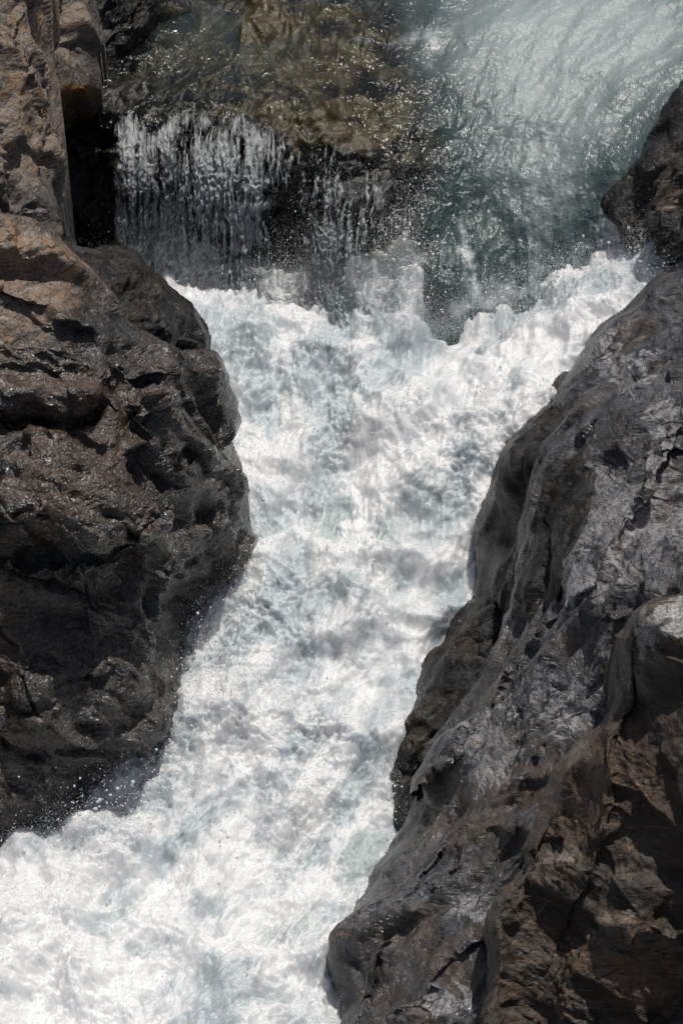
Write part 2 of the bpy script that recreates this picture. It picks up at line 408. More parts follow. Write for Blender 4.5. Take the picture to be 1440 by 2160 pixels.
# ------------------------------------------------------------------ the river's levels (z in metres at picture places)
LOW = [(-300, 2450, -.12), (200, 2450, -.12), (800, 2450, -.1), (1600, 2450, 0), (-300, 2160, -.02), (100, 2160, 0), (400, 2160, .0), (700, 2160, -.02), (1600, 2100, .1),
       (-300, 1800, .06), (0, 1850, .09), (300, 1800, .12), (600, 1800, .11), (850, 1800, .07), (1500, 1800, .15),
       (300, 1550, .32), (600, 1500, .36), (850, 1500, .33), (1300, 1500, .4), (-300, 1500, .2),
       (420, 1250, .60), (600, 1250, .62), (800, 1250, .61), (1000, 1250, .56), (0, 1250, .5), (1500, 1250, .7),
       (480, 1000, .86), (700, 1000, .85), (1000, 1000, .88), (1500, 1000, 1.0),
       (450, 780, 1.06), (700, 780, 1.04), (900, 780, 1.10), (1100, 760, 1.17), (1300, 760, 1.25), (1600, 700, 1.45),
       (250, 600, 1.18), (450, 600, 1.17), (650, 620, 1.15), (700, 590, 1.22), (860, 590, 1.25), (955, 695, 1.15), (1100, 620, 1.24), (1250, 560, 1.38), (1400, 530, 1.50), (1600, 490, 1.62),
       (-100, 800, 1.0), (0, 550, 1.2), (300, 450, 1.22), (600, 450, 1.22), (900, 450, 1.2), (1200, 400, 1.38)]
HIGH = [(150, -280, 2.22), (600, -280, 2.20), (1000, -280, 2.24), (1400, -280, 2.32), (1750, -280, 2.4),
        (150, 0, 2.08), (400, 0, 2.06), (700, 0, 2.06), (1000, 0, 2.09), (1250, 0, 2.12), (1440, 0, 2.16), (1750, 0, 2.25),
        (150, 150, 1.99), (350, 150, 1.99), (550, 150, 2.0), (800, 150, 1.97), (1000, 150, 1.96), (1250, 150, 1.97), (1440, 150, 2.02), (1750, 200, 2.1),
        (250, 240, 1.93), (400, 250, 1.94), (550, 240, 1.95), (680, 260, 1.92), (850, 280, 1.83), (1050, 300, 1.74), (1250, 300, 1.79), (1400, 300, 1.86),
        (250, 300, 1.83), (400, 310, 1.84), (550, 310, 1.85), (680, 350, 1.76), (850, 400, 1.62),
        (250, 420, 1.50), (400, 430, 1.51), (550, 430, 1.53), (680, 470, 1.47), (830, 500, 1.44), (950, 500, 1.42), (1100, 450, 1.50), (1250, 430, 1.58), (1400, 430, 1.66),
        (250, 600, .98), (400, 620, .96), (550, 630, 1.0), (680, 620, 1.08), (830, 620, 1.14), (940, 600, 1.27), (935, 690, 1.07), (1100, 620, 1.18), (1250, 560, 1.30), (1400, 530, 1.40),
        (250, 760, .7), (600, 800, .7), (950, 820, .85), (1300, 760, 1.0), (1700, 600, 1.5), (1700, 800, 1.3)]
low_z = TPS(LOW, 1e-4); high_z = TPS(HIGH, 1e-4)

# ------------------------------------------------------------------ broad ground below everything, out to the far banks
def ground():
    k = NT('bank_gravel'); n1 = k.noise(k.pos, .8, 8, .65); n2 = k.noise(k.pos, 14, 8, .7)
    col = k.mix(k.step(k.math('MULTIPLY_ADD', n1, .6, k.math('MULTIPLY', n2, .4)), .4, .62), (.05, .048, .044), (.22, .20, .17))
    m = k.done(k.n('ShaderNodeBsdfPrincipled', {'Base Color': col, 'Roughness': .8, 'Normal': k.bump(n2, .8, .08)}))
    xs = np.linspace(-60, 60, 241); ys = np.linspace(-60, 60, 241)
    X, Y = np.meshgrid(xs, ys); X = X.ravel(); Y = Y.ravel()
    P = np.stack([X, Y, np.zeros_like(X)], 1)
    z = -.9 + np.clip((Y - 3.0) * .35, 0, 1.6)
    bank = np.clip((np.abs(X) - 2.5) * 1.6, 0, 2.2) + np.clip((np.abs(X) - 4.0) * .4, 0, 4)
    P[:, 2] = z + bank * np.clip((Y + 7) / 5, .15, 1) + .5 * fbm(P * .35, 5, 3) * np.clip(np.abs(X) / 6, .1, 1)
    F = quads(241, 241)[:, ::-1]
    tag(make_obj('ground', P, F, m), kind='structure')

# ------------------------------------------------------------------ rocks
def rock_relief(P, N, seed, amp=1.0, fol=(0.5, 0.3, 0.8), st=2.6, facet=1.0, crack=1.0, fine=1.0, att=1.0):
    f = np.array(fol, float); f /= np.linalg.norm(f)
    Q = P + .06 * np.stack([fbm(P * 1.7, 4, seed + 1), fbm(P * 1.7 + 40, 4, seed + 2), fbm(P * 1.7 + 80, 4, seed + 3)], 1)
    al = (Q @ f)[:, None] * f[None]; S = Q - al + al / st; L_ = Q - al + al / (st * 2.2)     # stretched along the foliation
    a2 = np.sqrt(att)
    h = .09 * fbm(P * 1.3, 3, seed + 9)
    F1, F2, H = voro(S * 2.4 + seed, seed); h = h + facet * .15 * H
    F1b, F2b, Hb = voro(S * 6.0 + seed * 2, seed + 4); h = h + facet * .060 * Hb * a2
    F1c, F2c, Hc = voro(S * 15.0 + seed * 3, seed + 6)
    patch = smooth01(fbm(P * 2.3, 3, seed + 30), -.25, .35)
    h = h + facet * .024 * Hc * (.35 + .65 * patch) * att
    F1d, F2d, Hd = voro(S * 36.0 + seed * 5, seed + 8)
    h = h + facet * .009 * Hd * (.5 + .5 * patch) * att * att
    mk = smooth01(fbm(P * 1.9 + 11, 2, seed + 12), .0, .3)
    h = h - crack * .045 * np.exp(-(F2 - F1) / .03) * mk * a2
    h = h - crack * .014 * np.exp(-(F2b - F1b) / .05) * smooth01(fbm(P * 3.1 + 5, 2, seed + 13), .0, .3) * att
    h = h + .010 * ridged(L_ * 7.0, 4, seed + 15, .55) * (.15 + .85 * patch) * a2 - .012
    h = h + fine * .0045 * ridged(L_ * 32.0, 3, seed + 20) * (.25 + patch) * att * att
    return h * amp

def rock(name, label, outline, ctrl, mat, seed, step=2.6, roll=60, back=4.0, margin=16, depth=.9, drop=.5, ledges=(), dents=(), amp=1.0, attrs=None,
         fol=(.5, .3, .8), st=2.6, facet=1.0, crack=1.0, fine=1.0, smooth=1e-4, group=None, zoff=0.0):
    po = np.array(outline, float)
    u, v, nu, nv = grid(max(po[:, 0].min() - margin, -420), min(po[:, 0].max() + margin, 1860), max(po[:, 1].min() - margin, -420), min(po[:, 1].max() + margin, 2580), step)
    # a slightly ragged outline
    wn = np.stack([u / 90, v / 90, np.full(len(u), seed * 3.3)], 1)
    e = sdf_poly(outline, u + 9 * fbm(wn, 3, seed), v + 9 * fbm(wn + 31, 3, seed + 1))
    z = TPS(ctrl, smooth)(u, v) + zoff
    t = t_of_z(u, v, z)
    x = np.clip(e / roll, 0, 1)
    t = t + PX * np.where(e > 0, roll * .8 * (1 - np.sqrt(np.clip(1 - (1 - x) ** 2, 0, 1))), roll * .8 + back * (-e))
    for line, A, wd, L in ledges:                     # one side of a line stands A metres prouder, fading over L pixels
        s = sdf_line(line, u + 14 * fbm(wn * 1.7 + 5, 3, seed + 50), v + 14 * fbm(wn * 1.7 + 9, 3, seed + 51))
        t = t - A * smooth01(s, -wd - 8, wd + 8) * np.exp(-np.maximum(s, 0) / L)
    for b in dents: t = t - blobs([b], u, v)
    P = CAM[None] + rays(u, v) * t[:, None]
    N = grid_normals(P, nu, nv, 14)
    fade = smooth01(e, -20, 30) * .6 + .4
    G = P.reshape(nv, nu, 3)
    sp = np.maximum(np.linalg.norm(np.gradient(G, axis=0), axis=2), np.linalg.norm(np.gradient(G, axis=1), axis=2)).ravel() / (step * PX)
    att = np.clip(3.0 / sp, 0, 1)                      # drop detail finer than the mesh where it runs steeply away
    rel = rock_relief(P, N, seed, amp, fol, st, facet, crack, fine, att)
    P = P + N * ((rel - rel[e > 0].mean() - .02) * fade)[:, None]
    F = quads(nu, nv); keep = (e[F].max(1) > -margin); F = F[keep]
    ex = {}
    for a in ('tan', 'rust', 'pale', 'wet', 'lichen', 'moss'):
        ex[a] = np.clip(blobs((attrs or {}).get(a, []), u, v), 0, 1.5)
    P, F, ex = compact(P, F, ex)
    P, F, ex = close_back(P, F, ex, depth, drop)
    ins = P[:, 2].min(); c = P.mean(0); base = np.array([c[0], c[1], ins])
    o = make_obj(name, P, F, mat, ex, loc=base)
    return tag(o, label, 'boulder' if 'boulder' in name else 'rock', group or 'rocks along the banks of the rapids')

M_LEFT = rock_mat('wet_left_schist', (.0065, .0059, .0052), (.066, .056, .046), (.14, .074, .034), (.33, .25, .19), (.28, .28, .28), (.28, .17, .09), vein_amt=.6, rough=(.26, .6), rot=(25, 30, 10), coat=1.0)
M_CLIFF = rock_mat('dry_tan_schist', (.045, .041, .038), (.165, .145, .128), (.15, .095, .055), (.30, .245, .20), (.36, .33, .31), (.25, .16, .09), rough=(.4, .7), rot=(70, 10, 20), gloss=.4, vein_amt=.4)
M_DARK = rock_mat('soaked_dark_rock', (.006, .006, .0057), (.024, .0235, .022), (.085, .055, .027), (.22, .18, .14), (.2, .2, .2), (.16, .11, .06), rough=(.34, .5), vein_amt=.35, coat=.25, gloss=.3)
M_RIGHT = rock_mat('grey_banded_schist', (.009, .0088, .0094), (.112, .112, .124), (.17, .10, .052), (.28, .22, .17), (.40, .39, .40), (.30, .19, .11), vein_amt=.8, pale_amt=.8, rough=(.36, .6), rot=(10, 40, 35))
M_FRONT = rock_mat('rusty_brown_rock', (.020, .017, .0143), (.115, .090, .069), (.16, .082, .034), (.28, .20, .135), (.36, .33, .29), (.33, .19, .10), pale_amt=.45, vein_amt=.95, rough=(.42, .58), rot=(30, 55, 0), gloss=.5)

ground()

ALLWET = [(720, 1080, 4000, 4000, 1.0)]
rock('boulder', 'huge dark wet boulder filling the left bank, tan on top and glossy below',
     [(-420, 430), (-150, 455), (0, 466), (62, 478), (104, 502), (150, 545), (185, 590), (235, 640), (275, 690), (335, 712), (400, 745), (440, 775), (466, 820), (490, 890), (507, 960),
      (516, 1030), (518, 1090), (512, 1150), (500, 1190), (472, 1212), (448, 1240), (436, 1290), (420, 1340), (415, 1400), (410, 1520), (360, 1620), (290, 1740), (200, 1850), (0, 1920), (-420, 1950)],
     [(-420, 1900, -.2), (0, 1880, -.15), (200, 1800, -.1), (-300, 1770, .1), (60, 1770, .10), (200, 1700, .14), (245, 1650, .2), (380, 1500, .35),
      (-300, 1400, 1.0), (80, 1550, .6), (80, 1400, .92), (250, 1400, .88), (360, 1400, .60), (250, 1560, .5),
      (80, 1180, 1.42), (250, 1180, 1.40), (370, 1200, 1.10), (430, 1240, .72), (470, 1180, .85),
      (40, 1130, 1.64), (180, 1130, 1.66), (260, 1110, 1.62), (60, 900, 1.90), (180, 900, 1.92), (300, 1000, 1.68), (400, 1000, 1.52), (500, 1000, 1.22),
      (60, 840, 2.04), (250, 840, 2.04), (350, 860, 1.92), (460, 860, 1.55), (300, 760, 2.08), (420, 770, 1.82),
      (0, 700, 2.32), (150, 700, 2.28), (0, 550, 2.56), (100, 570, 2.48), (-300, 800, 2.3), (-300, 470, 2.75), (0, 470, 2.64)],
     M_LEFT, 11, step=2.2, roll=42, depth=1.2, drop=.3,
     ledges=[([(440, 800), (290, 790), (200, 860), (140, 885), (60, 865), (-200, 820)][::-1], -.13, 16, 110),
             ([(-100, 965), (80, 980), (160, 988), (235, 955), (290, 900)], .05, 6, 60),
             ([(60, 1080), (130, 1040), (200, 1012), (255, 965)], .05, 5, 50),
             ([(40, 1200), (190, 1195), (265, 1165), (320, 1115), (345, 1080)], .10, 10, 160),
             ([(20, 1450), (130, 1425), (250, 1385), (310, 1400), (400, 1425)], .08, 9, 110),
             ([(262, 700), (200, 650), (120, 600), (-60, 560)][::-1], .05, 8, 90),
             ([(-60, 690), (60, 720), (170, 735), (330, 800)], .06, 10, 80)],
     attrs={'wet': ALLWET, 'tan': [(30, 560, 190, 95, 1.0), (-50, 700, 150, 120, .55), (30, 900, 70, 80, .45), (150, 960, 90, 70, .22), (-150, 600, 200, 200, .8)],
            'rust': [(100, 600, 150, 100, .5), (200, 820, 150, 60, .9), (150, 1000, 150, 150, 1.0), (0, 1400, 60, 300, .8)], 'pale': [(40, 680, 120, 50, .5), (280, 1250, 120, 90, .35)]},
     fol=(.6, .2, -.5), amp=1.0)
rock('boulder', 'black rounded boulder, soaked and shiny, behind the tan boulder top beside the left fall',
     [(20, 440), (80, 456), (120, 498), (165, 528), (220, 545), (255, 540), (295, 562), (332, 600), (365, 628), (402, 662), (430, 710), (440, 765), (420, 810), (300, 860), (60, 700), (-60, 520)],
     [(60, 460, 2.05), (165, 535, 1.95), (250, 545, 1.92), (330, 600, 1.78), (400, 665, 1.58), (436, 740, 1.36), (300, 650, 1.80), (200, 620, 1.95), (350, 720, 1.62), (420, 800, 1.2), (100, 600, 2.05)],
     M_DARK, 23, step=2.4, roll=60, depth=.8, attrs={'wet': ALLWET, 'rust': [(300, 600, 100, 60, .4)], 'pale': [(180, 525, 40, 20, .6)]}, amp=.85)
rock('cliff', 'tall dry tan cliff with jagged ridges at the upper left corner',
     [(-420, -420), (90, -420), (90, -60), (95, 60), (106, 150), (116, 250), (122, 310), (116, 385), (108, 470), (100, 520), (40, 620), (-420, 620)],
     [(-300, -400, 3.75), (60, -400, 3.65), (-100, 0, 3.15), (60, 0, 3.02), (105, 0, 2.88), (-100, 200, 2.85), (60, 200, 2.74), (120, 200, 2.56), (-100, 400, 2.55), (60, 400, 2.46), (125, 380, 2.28), (60, 560, 2.2), (-300, 560, 2.4)],
     M_CLIFF, 37, step=2.2, roll=40, depth=1.4, drop=.8,
     ledges=[([(70, -60), (60, 60), (75, 150), (55, 260), (20, 330)], .08, 8, 60), ([(30, 90), (10, 170), (-10, 300)], .06, 8, 60), ([(20, 480), (70, 400), (110, 350)], .07, 8, 60)],
     attrs={'tan': [(40, 100, 220, 260, .85), (-150, 100, 300, 400, .8), (60, 300, 100, 60, .5)], 'rust': [(20, 330, 90, 60, .9)], 'wet': [(80, 430, 80, 60, .8)]}, fol=(.2, .3, 1), st=2.2, amp=1.0)
rock('rock_block', 'grey and tan block with orange moss along its lower edge, wedged behind the tan cliff',
     [(60, -420), (150, -420), (152, -40), (168, 30), (183, 70), (192, 130), (193, 185), (180, 200), (120, 205), (40, 200)],
     [(60, -400, 3.2), (150, -400, 3.1), (80, 0, 2.56), (160, 0, 2.52), (80, 190, 2.24), (190, 190, 2.2), (120, 100, 2.42), (40, 300, 2.1)],
     M_CLIFF, 41, step=2.2, roll=26, depth=.7, attrs={'tan': [(150, 60, 50, 90, .9)], 'moss': [(155, 195, 50, 22, 1.1)], 'pale': [(130, 60, 60, 60, .8)], 'wet': []}, fol=(.2, .3, 1), amp=.8)
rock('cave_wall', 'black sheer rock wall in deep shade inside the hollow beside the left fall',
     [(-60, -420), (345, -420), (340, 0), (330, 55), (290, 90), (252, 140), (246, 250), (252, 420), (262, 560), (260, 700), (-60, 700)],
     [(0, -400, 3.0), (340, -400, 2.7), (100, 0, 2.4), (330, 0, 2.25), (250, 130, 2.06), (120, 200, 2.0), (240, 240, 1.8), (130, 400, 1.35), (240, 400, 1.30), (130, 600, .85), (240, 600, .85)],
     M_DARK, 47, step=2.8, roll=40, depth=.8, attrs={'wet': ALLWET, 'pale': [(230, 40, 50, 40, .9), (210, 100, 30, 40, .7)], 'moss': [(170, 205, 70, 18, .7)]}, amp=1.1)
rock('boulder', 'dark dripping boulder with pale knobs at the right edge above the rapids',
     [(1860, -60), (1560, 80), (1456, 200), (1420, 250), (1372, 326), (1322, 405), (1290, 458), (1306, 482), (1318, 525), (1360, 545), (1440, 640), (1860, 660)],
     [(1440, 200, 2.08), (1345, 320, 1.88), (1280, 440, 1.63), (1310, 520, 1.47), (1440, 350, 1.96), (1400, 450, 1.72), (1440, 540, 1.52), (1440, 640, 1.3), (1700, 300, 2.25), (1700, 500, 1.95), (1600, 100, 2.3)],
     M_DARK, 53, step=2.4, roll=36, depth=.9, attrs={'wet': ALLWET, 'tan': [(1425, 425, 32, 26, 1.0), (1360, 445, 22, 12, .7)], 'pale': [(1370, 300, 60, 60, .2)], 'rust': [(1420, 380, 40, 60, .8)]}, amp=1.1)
rock('boulder', 'black soaked low rock under the grey slope, lapped by foam halfway down the right bank',
     [(1120, 1180), (1040, 1235), (1012, 1268), (978, 1305), (935, 1385), (918, 1440), (868, 1502), (832, 1570), (806, 1648), (800, 1720), (830, 1760), (900, 1760), (1100, 1500)],
     [(1020, 1270, .74), (935, 1400, .58), (868, 1510, .44), (815, 1650, .22), (830, 1720, .10), (950, 1500, .54), (1040, 1350, .70), (900, 1640, .30), (1100, 1250, .85)],
     M_DARK, 61, step=2.4, roll=45, depth=.7, attrs={'wet': ALLWET, 'rust': [(960, 1350, 40, 60, .5)]}, amp=.9)
rock('rock_ledge', 'dark wet rock rib along the foam at the left edge of the grey slope',
     [(1240, 780), (1180, 805), (1152, 850), (1095, 895), (1062, 930), (1046, 1000), (1036, 1060), (1020, 1130), (1016, 1200), (1004, 1242), (1022, 1300), (1060, 1345), (1180, 1280), (1260, 1000)],
     [(1180, 810, 1.38), (1095, 900, 1.22), (1046, 1000, 1.08), (1020, 1130, .95), (1008, 1240, .84), (1050, 1320, .82), (1120, 950, 1.38), (1100, 1100, 1.25), (1080, 1230, 1.08), (1200, 950, 1.5)],
     M_DARK, 67, step=2.4, roll=26, depth=.7, attrs={'wet': ALLWET, 'rust': [(1060, 1270, 40, 80, 1.0), (1080, 950, 30, 30, .5)], 'pale': [(1060, 1210, 30, 15, .8)]}, fol=(.4, .4, 1), amp=.8)
rock('rock_slope', 'long smooth grey rock slope with folds and orange veins down the right bank',
     [(1860, 520), (1600, 560), (1440, 582), (1400, 592), (1350, 620), (1298, 662), (1252, 712), (1225, 770), (1190, 830), (1165, 900), (1140, 980), (1120, 1080), (1095, 1180), (1080, 1290), (1052, 1350), (1010, 1430), (958, 1505),
      (903, 1590), (878, 1650), (870, 1705), (850, 1762), (800, 1832), (750, 1900), (705, 1965), (692, 2020), (702, 2070), (715, 2110), (695, 2165), (650, 2300), (600, 2580), (1860, 2580)],
     [(1440, 590, 1.88), (1300, 665, 1.62), (1225, 780, 1.50), (1165, 920, 1.42), (1120, 1080, 1.28), (1085, 1280, 1.04), (1010, 1440, .82), (903, 1600, .56), (870, 1710, .42), (800, 1840, .30), (700, 1980, .20), (695, 2060, .12), (680, 2200, .05), (620, 2500, -.1),
      (1440, 800, 2.05), (1300, 850, 1.86), (1440, 1000, 1.98), (1250, 1050, 1.64), (1180, 1200, 1.38), (1300, 1250, 1.62), (1440, 1250, 1.82), (1150, 1400, 1.16), (1250, 1500, 1.24), (1050, 1600, .86), (1180, 1650, 1.02),
      (950, 1750, .60), (1050, 1800, .74), (880, 1900, .42), (980, 1950, .56), (800, 2050, .28), (950, 2100, .42), (1100, 2100, .55), (1440, 1600, 1.3), (1440, 2100, .7), (900, 2400, .15), (1400, 2450, .4), (1700, 800, 2.4), (1700, 1300, 2.2), (1700, 2200, 1.2)],
     M_RIGHT, 71, step=2.2, roll=28, depth=1.0, drop=.4,
     ledges=[([(1300, 900), (1230, 985), (1190, 1090), (1170, 1180), (1180, 1260)], .0, 8, 80),
             ([(1440, 880), (1390, 1000), (1330, 1090), (1290, 1200), (1230, 1270), (1130, 1340), (1060, 1440), (990, 1560), (905, 1640)], .13, 9, 120),
             ([(1310, 940), (1240, 985), (1215, 1060), (1165, 1100), (1160, 1165), (1190, 1250), (1240, 1280)][::-1], .07, 8, 70),
             ([(1120, 1760), (1020, 1745), (970, 1830), (900, 1900), (830, 1960), (790, 2020)], .06, 8, 70),
             ([(1300, 1490), (1180, 1530), (1100, 1640), (1010, 1700), (940, 1790)][::-1], -.05, 8, 90),
             ([(1040, 1960), (960, 2010), (900, 2080), (880, 2180)], .06, 6, 60)],
     attrs={'wet': [(850, 1800, 250, 500, .9), (1200, 1000, 200, 300, .8), (1100, 1400, 250, 250, .7), (1350, 700, 200, 100, .7), (900, 2050, 250, 150, .6)],
            'pale': [(1250, 1050, 60, 100, .9), (1200, 1220, 50, 60, .9), (1400, 1150, 110, 130, .9), (1380, 900, 60, 100, .6), (1030, 1580, 70, 80, .8), (1200, 1480, 100, 60, .8), (1000, 1900, 90, 50, .5), (930, 2120, 60, 40, .8), (1300, 760, 80, 60, .6)],
            'rust': [(1000, 1720, 120, 90, .7), (1050, 1600, 60, 60, .8), (1350, 1100, 80, 120, .5), (880, 2000, 120, 80, .6), (830, 2120, 80, 60, .6)],
            'tan': [(1420, 880, 50, 60, .4), (1330, 1200, 40, 60, .4)]},
     fol=(.55, .25, .75), st=3.4, amp=.80, facet=1.1)
rock('boulder', 'rusty brown foreground boulder with white lichen on its top corner at lower right',
     [(1860, 1150), (1600, 1220), (1440, 1268), (1385, 1280), (1335, 1300), (1304, 1340), (1297, 1400), (1303, 1470), (1275, 1528), (1212, 1570), (1172, 1620), (1150, 1680), (1112, 1760), (1100, 1788), (1118, 1806), (1082, 1850), (1042, 1900),
      (1032, 1960), (1046, 2000), (1040, 2060), (1020, 2160), (990, 2300), (960, 2580), (1860, 2580)],
     [(1440, 1272, 2.22), (1310, 1340, 2.02), (1300, 1480, 1.74), (1215, 1580, 1.52), (1150, 1690, 1.28), (1105, 1785, 1.12), (1045, 1900, .95), (1040, 2060, .68), (1000, 2400, .2),
      (1440, 1400, 2.06), (1380, 1330, 2.16), (1420, 1700, 1.54), (1300, 1700, 1.47), (1220, 1800, 1.22), (1300, 1900, 1.12), (1420, 1930, 1.10), (1150, 1950, .88), (1250, 2030, .84), (1400, 2100, .72), (1200, 2150, .58), (1440, 2160, .62), (1300, 2450, .1), (1750, 1400, 2.5), (1750, 2200, 1.0), (1750, 2550, .2)],
     M_FRONT, 83, step=2.2, roll=18, depth=1.1, drop=.4,
     ledges=[([(1500, 1950), (1420, 1960), (1330, 1930), (1270, 1925), (1230, 1990), (1190, 2090), (1160, 2200)][::-1], .10, 10, 110),
             ([(1450, 1880), (1350, 1850), (1260, 1830), (1140, 1800)], -.05, 10, 80),
             ([(1300, 1560), (1290, 1650), (1280, 1760), (1240, 1850)], .06, 10, 100),
             ([(1120, 1810), (1110, 1900), (1060, 2000), (1060, 2150)], .05, 8, 80)],
     attrs={'lichen': [(1390, 1320, 72, 42, 1.0), (1340, 1375, 26, 45, .8), (1440, 1290, 50, 34, 1.0), (1330, 1440, 15, 30, .4)], 'tan': [(1330, 2010, 130, 80, 1.0), (1380, 2110, 90, 60, .5), (1180, 2130, 40, 50, .6), (1250, 1700, 30, 60, .5), (1200, 1590, 30, 40, .5)],
            'rust': [(1350, 1650, 150, 200, .6), (1320, 2050, 150, 100, .7), (1200, 1680, 60, 100, .8)], 'pale': [(1300, 1960, 70, 25, .7), (1160, 1800, 50, 20, .8), (1210, 1580, 40, 30, .8)], 'wet': [(1150, 1650, 60, 120, .3)]},
     fol=(.7, .1, -.6), amp=.66, facet=.55, crack=.5)

# ------------------------------------------------------------------ river bed and upper stream
def bed():
    u, v, nu, nv = grid(120, 1860, -380, 800, 3.2)
    P = at(u, v, high_z(u, v)); N = grid_normals(P, nu, nv, 4)
    dep = .05 + .16 * smooth01(u - .35 * v, 560, 900)
    fall = smooth01(v, 270, 330) * smooth01(700 - u, 0, 120)
    P = P - N * dep[:, None]
    P = P + N * (rock_relief(P, N, 91, 1.1, (.5, .6, -.2), 1.3) * (1 - .2 * fall) + blobs([(680, 240, 110, 50, .06), (560, 180, 80, 40, .05), (300, 60, 70, 60, .05), (800, 420, 60, 60, .05)], u, v))[:, None]
    ex = {'olive': np.clip(blobs([(560, 60, 260, 90, .9), (650, 240, 220, 80, 1.0), (800, 200, 120, 150, .7), (720, 60, 160, 70, .7)], u, v), 0, 1.3)}
    tag(make_obj('river_bed', P, quads(nu, nv), bed_mat(), ex), kind='structure')

def flow_coords(u, v):
    """across and along the current: it swings in from the upper right and straightens towards the drop"""
    q = np.clip(v, -400, 600); k = .25 + .95 * smooth01(u, 820, 1280)
    return (u + k * (q - q * q / 1200.0)) / 200.0, v / 200.0

def stream():
    u, v, nu, nv = grid(150, 1860, -380, 780, 2.2)
    P = at(u, v, high_z(u, v)); N = grid_normals(P, nu, nv, 4)
    fa, fs = flow_coords(u, v)
    S = np.stack([fa * 3.0, fs * 3.4, np.full(len(u), 1.5)], 1)
    deep = smooth01(u - .30 * np.minimum(v, 330) + 60 * fbm(np.stack([u / 130, v / 130, 0 * u], 1), 3, 99), 730, 960) * smooth01(1500 - u, -400, 200)
    h = .030 * fbm(S * .6, 3, 101) + .006 * fbm(S * np.array([1.1, .9, 1]), 4, 105, .5) + .0012 * fbm(S * np.array([5, 4, 1]), 3, 110) + .003 * billow(P * 45, 2, 115)
    h = h + np.clip(blobs([(700, 570, 80, 70, 1), (840, 580, 50, 70, 1), (1290, 500, 50, 60, .6)], u, v), 0, 1) * (.06 * fbm(P * 4, 4, 117) + .03 * ridged(P * 11, 3, 118))
    P = P + N * h[:, None]
    foam = blobs([(1180, 60, 300, 170, .85, -12), (1400, 90, 200, 130, .4), (1120, 300, 110, 180, .50, 15), (1250, 280, 120, 120, .25), (1180, 430, 70, 110, .30), (1080, 520, 140, 70, .12)], u, v)
    white = blobs([(985, 560, 16, 90, .9, -10), (1190, 420, 45, 40, .45), (1090, 540, 130, 60, .25), (1290, 500, 50, 60, .7), (1350, 330, 120, 30, .35, -50), (690, 560, 70, 80, .8), (850, 560, 46, 80, .95), (770, 610, 70, 45, .9), (965, 660, 40, 22, .7), (1020, 640, 60, 20, .7), (1100, 615, 80, 22, .7), (1200, 575, 70, 24, .6), (900, 640, 16, 70, .6),
                   (700, 90, 130, 16, .35), (860, 60, 60, 50, .3), (480, 30, 120, 16, .25, 12), (720, 470, 40, 60, .6), (640, 330, 60, 50, .2), (930, 130, 60, 90, .3), (1250, 90, 180, 20, .2, -35)], u, v)
    white = white * (.75 + .9 * fbm(P * 5, 4, 122, .6)) + .10 * fbm(S * 1.6, 3, 121)
    foam = np.clip(foam, 0, 1.1) + .10 * fbm(S * .8, 3, 120)
    murk = np.clip(.02 + .93 * deep + blobs([(430, 90, 160, 60, .22, 20), (520, 50, 120, 40, .15), (945, 610, 55, 150, .8)], u, v), 0, .96)
    ex = {'foam': foam, 'white': white, 'murk': murk, 'fa': fa, 'fs': fs}
    # the water leaves the ledge at the left fall: nothing of this sheet below the brink there
    brink = 285 + 25 * np.sin(u / 45) + 12 * np.sin(u / 17 + 1)
    F = quads(nu, nv); cutm = (v > brink) & (u < 640)
    F = F[~cutm[F].any(1)]
    P, F, ex = compact(P, F, ex)
    tag(make_obj('stream_water', P, F, stream_mat(), ex), kind='structure')

